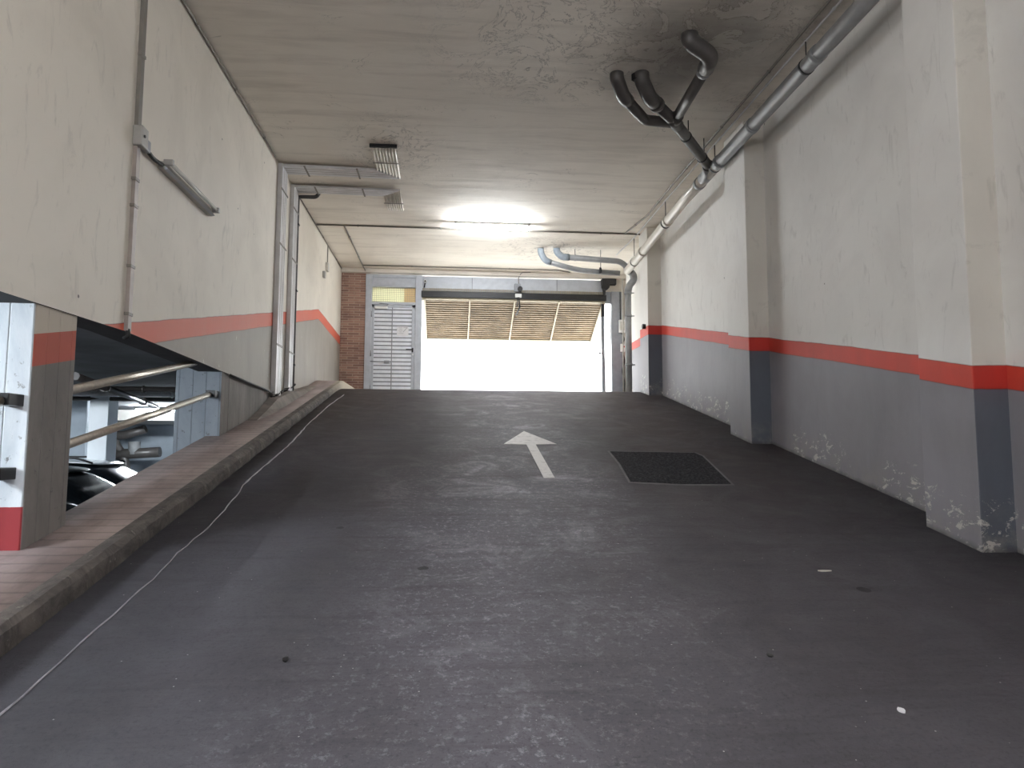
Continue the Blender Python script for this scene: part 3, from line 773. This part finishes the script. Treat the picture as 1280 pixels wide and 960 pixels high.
# switches and conduit far on the left wall
sb = thing('switch_box', 'cream switch box high on the left wall near the brick pier', 'box', (XL, 13.2, 3.2))
p = on('x', 409, 334, XL+.02)
m = MB(); m.box(XL, XL+.05, p.y-.07, p.y+.07, p.z-.08, p.z+.08, .008); m.build('body', M['box'], sb)
m = MB(); m.tube([(XL+.02, p.y+.02, p.z+.08), (XL+.02, p.y+.02, ZC-.03)], .010, 6); m.build('feed_conduit', M['wire'], sb)
p = on('x', 405, 344, XL+.02)
m = MB(); m.box(XL, XL+.05, p.y-.05, p.y+.05, p.z-.05, p.z+.07, .008)
sk = m.build('wall_socket', M['lampbody']); tag(sk, 'small grey socket below the cream switch box', 'socket')

# ------------------------------------------------------------------ drain pipes, right side
PX = 3.30
def pz(px, py): return on('x', px, py, PX)
n0, n1 = pz(1088, 0), pz(1010, 88)
far = Vector((3.36, 13.05, 3.37))
elb = Vector((PX, 8.5, 3.52))
dp = thing('drain_pipe', 'long pale drain pipe slung under the ceiling along the right wall', 'pipe', (PX, 8, 3.5))
m = MB(); m.tube([(PX, 1, 3.62), (PX, 5, 3.58), (PX, 8.35, 3.53)], .074, 20); m.build('near_length', M['pipe_grey'], dp)
m = MB(); m.tube([(PX, 8.3, 3.53), (PX, 9.5, 3.51), tuple(far)], .072, 20); m.build('far_length', M['pipe_light'], dp)
for y, z_ in ((5.9, 3.57), (7.3, 3.545), (8.25, 3.53), (8.95, 3.52), (10.4, 3.493), (11.9, 3.42)):
    tt = (y-9.5)/(13.05-9.5)
    zc_ = z_ if y < 9.5 else 3.51+(3.37-3.51)*tt; xc_ = PX if y < 9.5 else PX+.06*tt
    m = MB(); m.tube([(xc_, y-.04, zc_+.001), (xc_, y+.04, zc_)], .083, 20); m.build('coupling', M['pipe_grey'] if y < 9 else M['pipe_light'], dp)
for y in (6.1, 8.4, 10.5, 12.5):
    tt = max(0, (y-9.5)/3.55); z_ = (3.58-(y-5)*.0145 if y < 9 else 3.51-.14*tt); 
    m = MB(); xh = PX+.06*tt; m.tube([(xh, y, z_+.05), (xh, y, ZC)], .006, 6); m.tube([(xh, y-.015, z_), (xh, y+.015, z_)], .079, 18)
    m.build('hanger', M['black'], dp)
# dark branch pipes from three ceiling holes
ZP = 3.66
bp = thing('branch_pipe', 'dark forked waste pipe joining three ceiling holes to the drain pipe', 'pipe', (2.5, 7.5, ZC))
J = on('z', 843, 152, ZP); E_ = Vector((PX-.02, 8.52, 3.56))
A1 = on('z', 771, 98, 3.78); A2 = on('z', 779, 120, ZP); A3 = on('z', 806, 150, ZP)
B1 = on('z', 802, 100, 3.76); B2 = on('z', 812, 122, ZP)
C1 = on('z', 862, 52, 3.76); C2 = on('z', 889, 70, ZP+.01); C3 = on('z', 882, 86, ZP)
m = MB(); m.tube([B2, J, E_], .062, 16, .04); m.build('main_run', M['pipe_dark'], bp)
m = MB(); m.tube([(B1.x, B1.y, ZC+.02), B1, B2, B2+(J-B2)*.18], .078, 16, .08); m.build('elbow', M['pipe_dark'], bp)
m = MB(); m.tube([(A1.x, A1.y, ZC+.02), A1, A2, A2+(A3-A2)*.2], .072, 16, .08); m.build('elbow', M['pipe_dark'], bp)
m = MB(); m.tube([A2, A3, J+(E_-J)*.03], .058, 16, .05); m.build('side_run', M['pipe_dark'], bp)
m = MB(); m.tube([(C1.x, C1.y, ZC+.02), C1, C2, C3], .080, 16, .08); m.build('elbow', M['pipe_dark'], bp)
m = MB(); m.tube([C3-(J-C3)*.03, J], .058, 16); m.build('side_run', M['pipe_dark'], bp)
for a_, b_, r_ in ((C3, J, .07), (E_, J, .074), (B2+(J-B2)*.2, J, .082)):
    u = (b_-a_).normalized(); m = MB(); m.tube([a_+u*.02, a_+u*.08], r_, 16); m.build('coupling', M['pipe_grey'] if r_ == .07 else M['pipe_dark'], bp)
u = (E_-J).normalized(); m = MB(); m.tube([J-u*.10, J+u*.10], .072, 16); m.tube([J, J+(C3-J).normalized()*.14], .068, 16); m.build('tee_joint', M['pipe_dark'], bp)
m = MB(); m.tube([E_-u*.05, E_+Vector((.02, .10, -.03)), E_+Vector((.02, .3, -.03))], .080, 16, .06); m.build('end_elbow', M['pipe_grey'], bp)
for f_ in (.3, .75):
    q = J+(E_-J)*f_; m = MB(); m.tube([q+Vector((.03, 0, .0)), q+Vector((.03, 0, ZC-q.z))], .006, 6); m.tube([q-u*.01, q+u*.01], .068, 14); m.build('hanger', M['black'], bp)
q = B1+Vector((-.10, .02, 0)); m = MB(); m.poly([q, q+Vector((.10, .08, 0)), q+Vector((.12, .02, 0)), q+Vector((.04, -.06, 0))], (0, 0, .07)); m.build('torn_lagging', M['blackp'], bp)

# far branch pipes and the downpipe at the gate
fb = thing('branch_pipe', 'grey paired waste pipes with bluish elbows above the gate corner', 'pipe', (2.5, 13.4, ZC))
V = Vector
m = MB(); m.tube([V((1.74, 13.35, ZC+.02)), V((1.74, 13.33, 3.74)), V((1.82, 13.33, 3.60)), V((1.93, 13.36, 3.57))], .062, 14, .06); m.build('elbow', M['pipe_blue'], fb)
m = MB(); m.tube([V((1.90, 13.35, 3.575)), V((2.50, 13.48, 3.46)), V((3.30, 13.40, 3.40))], .052, 14, .2); m.build('lower_run', M['pipe_grey'], fb)
m = MB(); m.tube([V((2.04, 13.3, ZC+.02)), V((2.04, 13.28, 3.76)), V((2.14, 13.28, 3.66)), V((2.28, 13.28, 3.66))], .066, 14, .06); m.build('elbow', M['pipe_blue'], fb)
m = MB(); m.tube([V((2.25, 13.28, 3.66)), V((3.26, 13.25, 3.60)), V((3.38, 13.25, 3.52)), V((3.42, 13.27, 3.42))], .056, 14, .08); m.build('upper_run', M['pipe_grey'], fb)
for x_, z_ in ((2.40, 3.655), (2.9, 3.43)):
    m = MB(); m.tube([(x_, 13.30, z_), (x_, 13.30, ZC)], .006, 6); m.tube([(x_-.015, 13.29+.05*(z_ < 3.5), z_), (x_+.015, 13.29+.05*(z_ < 3.5), z_)], .06, 12); m.build('hanger', M['black'], fb)
dn = thing('downpipe', 'grey upright downpipe with a bent elbow in the right corner by the gate', 'pipe', (3.44, 13.3, 1.05))
m = MB(); m.tube([V((3.38, 13.12, 3.40)), V((3.52, 13.25, 3.36)), V((3.56, 13.32, 3.26)), V((3.46, 13.33, 3.14)), V((3.44, 13.33, 3.02))], .070, 16, .06); m.build('elbow', M['pipe_grey'], dn)
m = MB(); m.tube([(3.44, 13.33, 3.08), (3.44, 13.33, 1.0)], .062, 16); m.build('pipe', M['pipe_grey'], dn)
for z_ in (3.0, 2.55, 1.6):
    m = MB(); m.tube([(3.44, 13.33, z_-.025), (3.44, 13.33, z_+.025)], .071, 16); m.box(3.50, 3.56, 13.32, 13.34, z_-.01, z_+.01); m.build('collar', M['pipe_grey'], dn)
m = MB(); m.tube([(3.35, 13.40, 1.02), (3.35, 13.40, 3.30)], .013, 8)
tag(m.build('feed_conduit', M['box']), 'slim cream conduit upright beside the grey downpipe', 'conduit')
eb = thing('electrical_box', 'white switch box on the grey post by the downpipe', 'box', (3.7, YF-.06, 2.75))
q = on('y', 777, 408, YF-.05)
m = MB(); m.box(q.x-.07, q.x+.07, YF-.11, YF-.04, q.z-.15, q.z+.14, .012); m.build('body', M['white'], eb)
m = MB(); m.box(q.x-.05, q.x+.05, YF-.12, YF-.108, q.z-.10, q.z+.10, .004); m.build('lid', M['box'], eb)
eb2 = thing('electrical_box', 'smaller white box with red button below the switch box', 'box', (3.72, YF-.06, 2.2))
q2 = on('y', 778, 435, YF-.05)
m = MB(); m.box(q2.x-.05, q2.x+.05, YF-.10, YF-.04, q2.z-.09, q2.z+.09, .010); m.build('body', M['white'], eb2)
m = MB(); m.tube([(q2.x+.02, YF-.10, q2.z+.02), (q2.x+.02, YF-.12, q2.z+.02)], .018, 10); m.build('button', simple('red button', c(190, 60, 60), .4), eb2)
m = MB(); m.tube([(q.x+.0, YF-.07, q.z-.14), (q.x+.06, YF-.07, q.z-.3), (q2.x-.01, YF-.07, q2.z+.09)], .012, 6, .05)
m.tube([(q2.x, YF-.07, q2.z-.09), (q2.x+.05, YF-.07, q2.z-.3), (q2.x-.02, YF-.07, q2.z-.5), (q2.x+.04, YF-.07, q2.z-.75), (q2.x+.02, YF-.07, 1.06)], .012, 6, .08)
m.tube([(q.x-.03, YF-.07, q.z+.14), (q.x-.03, YF-.07, 3.45)], .010, 6)
tag(m.build('wiring', M['cable']), 'loose black wiring linking the white boxes by the gate', 'cable')
ws = thing('wall_sensor', 'small black sensor on the right wall just past the far pilaster', 'sensor', (XR, 12.9, 2.15))
q = on('x', 805.5, 407.5, XP-.03)
m = MB(); m.tube([(XP+.0, q.y+.05, q.z), (XP-.05, q.y+.05, q.z)], .045, 12); m.build('body', M['blackp'], ws)
m = MB(); m.tube([(XP-.05, q.y+.05, q.z), (XP-.06, q.y+.05, q.z)], .028, 12); m.build('lens', M['pipe_grey'], ws)

# ------------------------------------------------------------------ rails across the lower deck opening
def rails(pts, label):
    (y0, z0), (y1, z1) = pts
    t = thing('guard_rail', label, 'rail', (XL-.10, y0, z0))
    m = MB(); m.tube([(XL-.10, y0, z0), (XL-.10, y1, z1)], .030, 14); m.build('tube', M['rail'], t)
    return t
X_ = XL-.10
l1, l2 = on('x', 83, 556, X_), on('x', 265, 492, X_)
u1, u2 = on('x', 90, 487, X_), on('x', 232, 456, X_)
def ext(a, b, y): k = (y-a.y)/(b.y-a.y); return (y, a.z+(b.z-a.z)*k)
r1 = rails((ext(l1, l2, 4.6), ext(l1, l2, 7.52)), 'lower steel guard rail across the opening to the parked cars')
m = MB(); z_ = ext(l1, l2, 7.5)[1]; m.box(X_-.035, X_+.06, 7.44, 7.56, z_-.035, z_+.035, .004); m.build('socket', M['black'], r1)
r2 = rails((ext(u1, u2, 4.6), ext(u1, u2, 7.0)), 'upper steel guard rail disappearing behind the wall edge')
for py0, lab in ((500, 'upper'), (591, 'lower')):
    e = on('y', 30 if py0 == 500 else 20, py0, 4.2)
    t = thing('guard_rail', '%s dark rail end fixed to the white side of the near pillar' % lab, 'rail', (e.x, 4.2, e.z))
    m = MB(); m.tube([(e.x-.05, 4.14, e.z), (e.x-.05, -.6, e.z-.207*4.74)], .030, 14); m.build('tube', M['rail'], t)
    m = MB(); m.box(e.x-.09, e.x, 4.06, 4.21, e.z-.036, e.z+.030, .005); m.build('socket', M['black'], t)

# ------------------------------------------------------------------ markings on the ramp
def drape(pts, dz, mat, name, th=.004):
    """thin coat following the ramp from outline pts (x, y)"""
    m = MB(); top = [(x, y, road_z(y)+dz) for x, y in pts]
    m.poly(top, (0, 0, -th)); return m.build(name, mat)
def R_(px, py):
    d = FW + RT*((px-640)/F) - UP*((py-480)/F); t = 1.55/(.207*d.y-d.z); return (d.x*t, d.y*t)
ar = [R_(655, 539.2), R_(695.5, 555.2), R_(669.5, 555.6), R_(693.4, 597.4), R_(679.8, 597.8), R_(658, 555.6), R_(630, 555)]
struct(drape(ar, .004, M['arrow'], 'floor_arrow'), 'worn white arrow painted on the ramp', 'marking')
pa = [R_(762.6, 565), R_(868, 566.8), R_(878, 571), R_(913.5, 605.5), R_(850, 605.5), R_(788, 602.5), R_(782, 592), R_(775, 580)]
ctr = (sum(x for x, _ in pa)/len(pa), sum(y for _, y in pa)/len(pa))
big = [(ctr[0]+(x-ctr[0])*1.05, ctr[1]+(y-ctr[1])*1.06) for x, y in pa]
struct(drape(big, .003, M['mortar'], 'floor_patch_border'), 'pale mortar border round the asphalt patch', 'marking')
struct(drape(pa, .008, M['asphalt'], 'floor_patch', .006), 'black asphalt patch in the ramp near the right wall', 'patch')
ln = [R_(*p) for p in ((0, 895), (50, 850), (100, 806), (190, 725), (222, 692), (262, 658), (300, 615), (304, 607), (330, 583), (360, 558), (385, 530), (410, 508), (432, 492))]
ln = [(ln[0][0]+.06, 1.6)] + ln
path = []
for (xa, ya), (xb, yb) in zip(ln, ln[1:]):
    k = max(1, int((yb-ya)/.12))
    for i in range(k): path.append((xa+(xb-xa)*i/k+random.uniform(-.006, .006), ya+(yb-ya)*i/k))
m = MB(); bm = m.bm; rows = []
for x, y in path:
    w = .0045*random.uniform(.6, 1.5) if y < 6 else .009*random.uniform(.3, 1.3)
    rows.append([bm.verts.new((x-w, y, road_z(y)+.001)), bm.verts.new((x-w*.5, y, road_z(y)+.005)), bm.verts.new((x+w*.5, y, road_z(y)+.005)), bm.verts.new((x+w, y, road_z(y)+.001))])
for a_, b_ in zip(rows, rows[1:]):
    for i in range(3): bm.faces.new((a_[i], a_[i+1], b_[i+1], b_[i]))
struct(m.build('floor_line', M['line']), 'thin wavering pale line running up the ramp beside the kerb', 'marking')
# litter specks on the ramp
def speck(px, py, sx, sy, mat, label, name='leaf_scrap', cat='debris'):
    x, y = R_(px, py); m = MB()
    pts = [(x+cos(a_*pi/4+.3)*sx*random.uniform(.6, 1.1), y+sin(a_*pi/4+.3)*sy*random.uniform(.6, 1.1)) for a_ in range(8)]
    m.poly([(q[0], q[1], road_z(q[1])+.006) for q in pts], (0, 0, -.006))
    tag(m.build(name, mat), label, cat)
speck(1127, 889, .015, .02, M['paper'], 'white scrap on the ramp low at right')
speck(357, 825, .017, .022, M['blackp'], 'dark scrap on the left half of the ramp')
speck(962, 820, .015, .018, M['blackp'], 'dark scrap on the right half of the ramp')
speck(1030, 714, .05, .008, M['box'], 'pale twig on the ramp near the right pilaster')

# ------------------------------------------------------------------ lower parking deck seen through the opening
PXL, PYF, PZ0, PZ1 = -14.0, 20.0, -1.75, .80
m = MB(); m.box(PXL, WX-.0, -12, PYF, PZ0-.2, PZ0); struct(m.build('floor_lower', M['lowfloor']))
m = MB(); m.box(PXL, XL-.252, -12, PYF, .84, 1.1); struct(m.build('ceiling_lower', M['lowceil']))
m = MB(); m.box(PXL, XL-.25, PYF, PYF+.3, PZ0, 1.1); struct(m.build('wall_lower_far', M['lowwall']))
m = MB(); m.box(PXL-.3, PXL, -12.3, PYF+.3, PZ0, 1.1); struct(m.build('wall_lower_left', M['lowwall']))
m = MB(); m.box(PXL, XL-.25, -12.3, -12, PZ0, 1.1); struct(m.build('wall_lower_rear', M['lowwall']))
m = MB(); m.box(XL-.45, XL-.255, 9.72, PYF, PZ0, .9); struct(m.build('wall_lower_right', M['lowwall']))
# beams under the lower ceiling
for y_ in (17.3,):
    m = MB(); m.box(PXL, XL-.26, y_, y_+.35, .66, .85); struct(m.build('beam', M['lowceil']), 'dark beam under the lower deck ceiling', 'beam')
def lowcol(px0, px1, y, mat, lab):
    a_, b_ = on('y', px0, 540, y).x, on('y', px1, 540, y).x
    m = MB(); m.box(a_, b_, y, y+.35, PZ0, .86); struct(m.build('pillar', mat, bevel=.01), lab, 'pillar')
lowcol(110, 134, 12.0, M['lowcol'], 'white pillar in the lower parking deck')
lowcol(60, 107, 13.6, M['lowwall'], 'grey pillar in the lower parking deck')
def low_lamp(x0, x1, y):
    p, q = V((x0, y, .84)), V((x1, y, .84))
    return p, q
batten('fluorescent_lamp', 'lit tube on the lower deck ceiling left of its neighbour', on('z', 168, 508, .84), on('z', 168, 508, .84)+V((1.3, 0, 0)), M['tube_low'], dz=-.08)
batten('fluorescent_lamp', 'lit tube on the lower deck ceiling by the bluish pillar', on('z', 198, 520, .84), on('z', 198, 520, .84)+V((1.3, 0, 0)), M['tube_low'], dz=-.08)
batten('fluorescent_lamp', 'lit tube on the lower deck ceiling near the cars', V((-8, 9, .84)), V((-6.7, 9, .84)), M['tube_low'], dz=-.08)
batten('fluorescent_lamp', 'lit tube on the lower deck ceiling hidden left of the near pillar', V((-5, 3, .84)), V((-3.7, 3, .84)), M['tube_low'], dz=-.08)
# pipes on the lower far wall
yw = 18.6
lp = thing('drain_pipe', 'dark waste pipes in the lower deck behind the parked cars', 'pipe', (-8, yw, 0))
def w3(px, py): return on('y', px, py, yw)
m = MB(); m.tube([w3(128, 569), w3(200, 565)], .13, 12); m.build('floor_run', M['pipe_dark'], lp)
m = MB(); m.tube([w3(124, 538), w3(150, 546), w3(182, 536)], .11, 12, .2); m.build('upper_run', M['pipe_dark'], lp)
m = MB(); m.tube([w3(142, 546), w3(145, 556), w3(156, 572), w3(158, 590)], .10, 12, .2); m.build('drop', M['pipe_dark'], lp)
m = MB(); m.tube([w3(168, 552), w3(168, 568)], .14, 12); m.build('stub', M['pipe_grey'], lp)
# service pipes under the lower ceiling
for i, (y_, z_) in enumerate(((9.4, .77), (10.4, .77), (11.6, .77))):
    run('service_pipe', ['nearest', 'second', 'third'][i]+' thin service pipe crossing under the lower deck ceiling', [(-13, y_, z_), (-2.8, y_+.6, z_)], .035, M['pipe_dark'] if i != 1 else M['duct'], 2.5, 'pipe')
run('service_pipe', 'service pipe running lengthwise under the lower deck ceiling', [(-3.5, 7, .66), (-4.8, 12.2, .66)], .04, M['pipe_dark'], 2.5, 'pipe')

# parked cars
def car(label, cx, cy, rz, paint, H=1.45, rails_=False, sedan=False):
    t = thing('car', label, 'car', (0, 0, 0))
    W, Lc = .88, 4.2
    # (x along length, half width, z) loft: body
    def loft(sections, name, mat, parent, bev=.03):
        m = MB(); bm = m.bm; rows = []
        for x, prof in sections:
            rows.append([bm.verts.new((x, y, z)) for y, z in prof] + [bm.verts.new((x, -y, z)) for y, z in prof[::-1] if y > 1e-6])
        k = len(rows[0])
        for a_, b_ in zip(rows, rows[1:]):
            for i in range(k):
                f = bm.faces.new((a_[i], a_[(i+1) % k], b_[(i+1) % k], b_[i])); f.smooth = True
        bm.faces.new(rows[0]); bm.faces.new(rows[-1][::-1])
        o = m.build(name, mat, parent); sb_ = o.modifiers.new('sub', 'SUBSURF'); sb_.levels = 2; sb_.render_levels = 2
        return o
    def sec(w, zb, zm, zt): return [(w*.9, zb), (w, zb+.15), (w, zm), (w*.93, zt), (w*.5, zt+.03)]
    body = loft([(-2.1, sec(.70, .35, .55, .70)), (-2.05, sec(.78, .25, .65, .85)), (-1.6, sec(.86, .2, .72, .93)), (-.9, sec(.88, .2, .76, .96)), (0, sec(.88, .2, .76, .96)),
                 (.9, sec(.88, .2, .74, .94)), (1.5, sec(.86, .2, .68, .86)), (1.95, sec(.80, .22, .58, .74)), (2.1, sec(.70, .3, .5, .62))], 'body', paint, t)
    def g(w, z0, w2, z1): return [(w, z0), (w2, z1), (w2*.5, z1+.02)]
    loft([(-1.75, g(.74, .90, .66, .95)), (-1.45, g(.76, .90, .62, 1.30)), (-1.2, g(.77, .90, .60, H-.05)), (.1, g(.78, .90, .62, H-.03)), (.35, g(.78, .90, .60, H-.08)), (1.15, g(.74, .88, .70, .93))], 'cabin_glass', M['carglass'], t)
    loft([(-1.35, [(.50, H-.10), (.48, H-.06), (.2, H-.05)]), (-1.15, [(.60, H-.05), (.57, H-.01), (.3, H+.01)]), (-.5, [(.62, H-.03), (.60, H+.01), (.3, H+.04)]),
          (.1, [(.62, H-.03), (.60, H+.0), (.3, H+.03)]), (.35, [(.56, H-.08), (.54, H-.04), (.25, H-.02)])], 'roof', paint, t)
    if rails_:
        for s_ in (-1, 1):
            m = MB(); m.tube([(-1.2, .55*s_, H+.0), (-.9, .55*s_, H+.06), (.0, .55*s_, H+.06), (.25, .55*s_, H-.02)], .016, 8, .1); m.build('roof_rail', M['black'], t)
    m = MB(); m.tube([(-.9, 0, H+.01), (-1.05, 0, H+.45)], .006, 6); m.tube([(-.85, 0, H), (-.93, 0, H+.05)], [.03, .012], 8); m.build('antenna', M['black'], t)
    for x in (-1.3, 1.3):
        for s_ in (-1, 1):
            m = MB(); m.tube([(x, s_*.70, .32), (x, s_*.89, .32)], .32, 24); wq = m.build('wheel', M['tyre'], t)
            m = MB(); m.tube([(x, s_*.885, .32), (x, s_*.90, .32)], .19, 16); h_ = m.build('hub_cap', M['steel_dark'], wq)
            h_.matrix_parent_inverse = Matrix()
    for o in t.children: o.matrix_parent_inverse = Matrix()
    for s_ in (-1, 1):
        m = MB(); m.box(.62, .78, s_*.88-.07*(s_ < 0), s_*.88+.07*(s_ > 0), .93, 1.05, .02); o = m.build('mirror', paint, t); o.matrix_parent_inverse = Matrix()
        m = MB(); m.box(1.98, 2.06, s_*.62-.14, s_*.62+.14, .52, .66, .02); o = m.build('headlamp', M['tube_off'], t); o.matrix_parent_inverse = Matrix()
    t.location = (cx, cy, PZ0); t.rotation_euler = (0, 0, rz)
    return t
car('dark green-black car parked below the walkway, nearest the pillar', -4.75, 9.0, radians(0), M['carblack'], 1.50)
car('white car with roof rails and aerial parked behind the dark car', -5.6, 11.9, radians(0), M['carwhite'], 1.52, True)

# ------------------------------------------------------------------ light
W_ = bpy.data.worlds.new('World'); S.world = W_; W_.use_nodes = True
bg = W_.node_tree.nodes['Background']; bg.inputs[0].default_value = (.88, .94, 1, 1); bg.inputs[1].default_value = G_WORLD
S.view_settings.view_transform = 'Standard'; S.view_settings.look = 'None'
S.view_settings.gamma = 1; S.view_settings.use_curve_mapping = False
S.view_settings.exposure = 0.44
S.cycles.use_denoising = True
S.cycles.max_bounces = 12; S.cycles.diffuse_bounces = 8
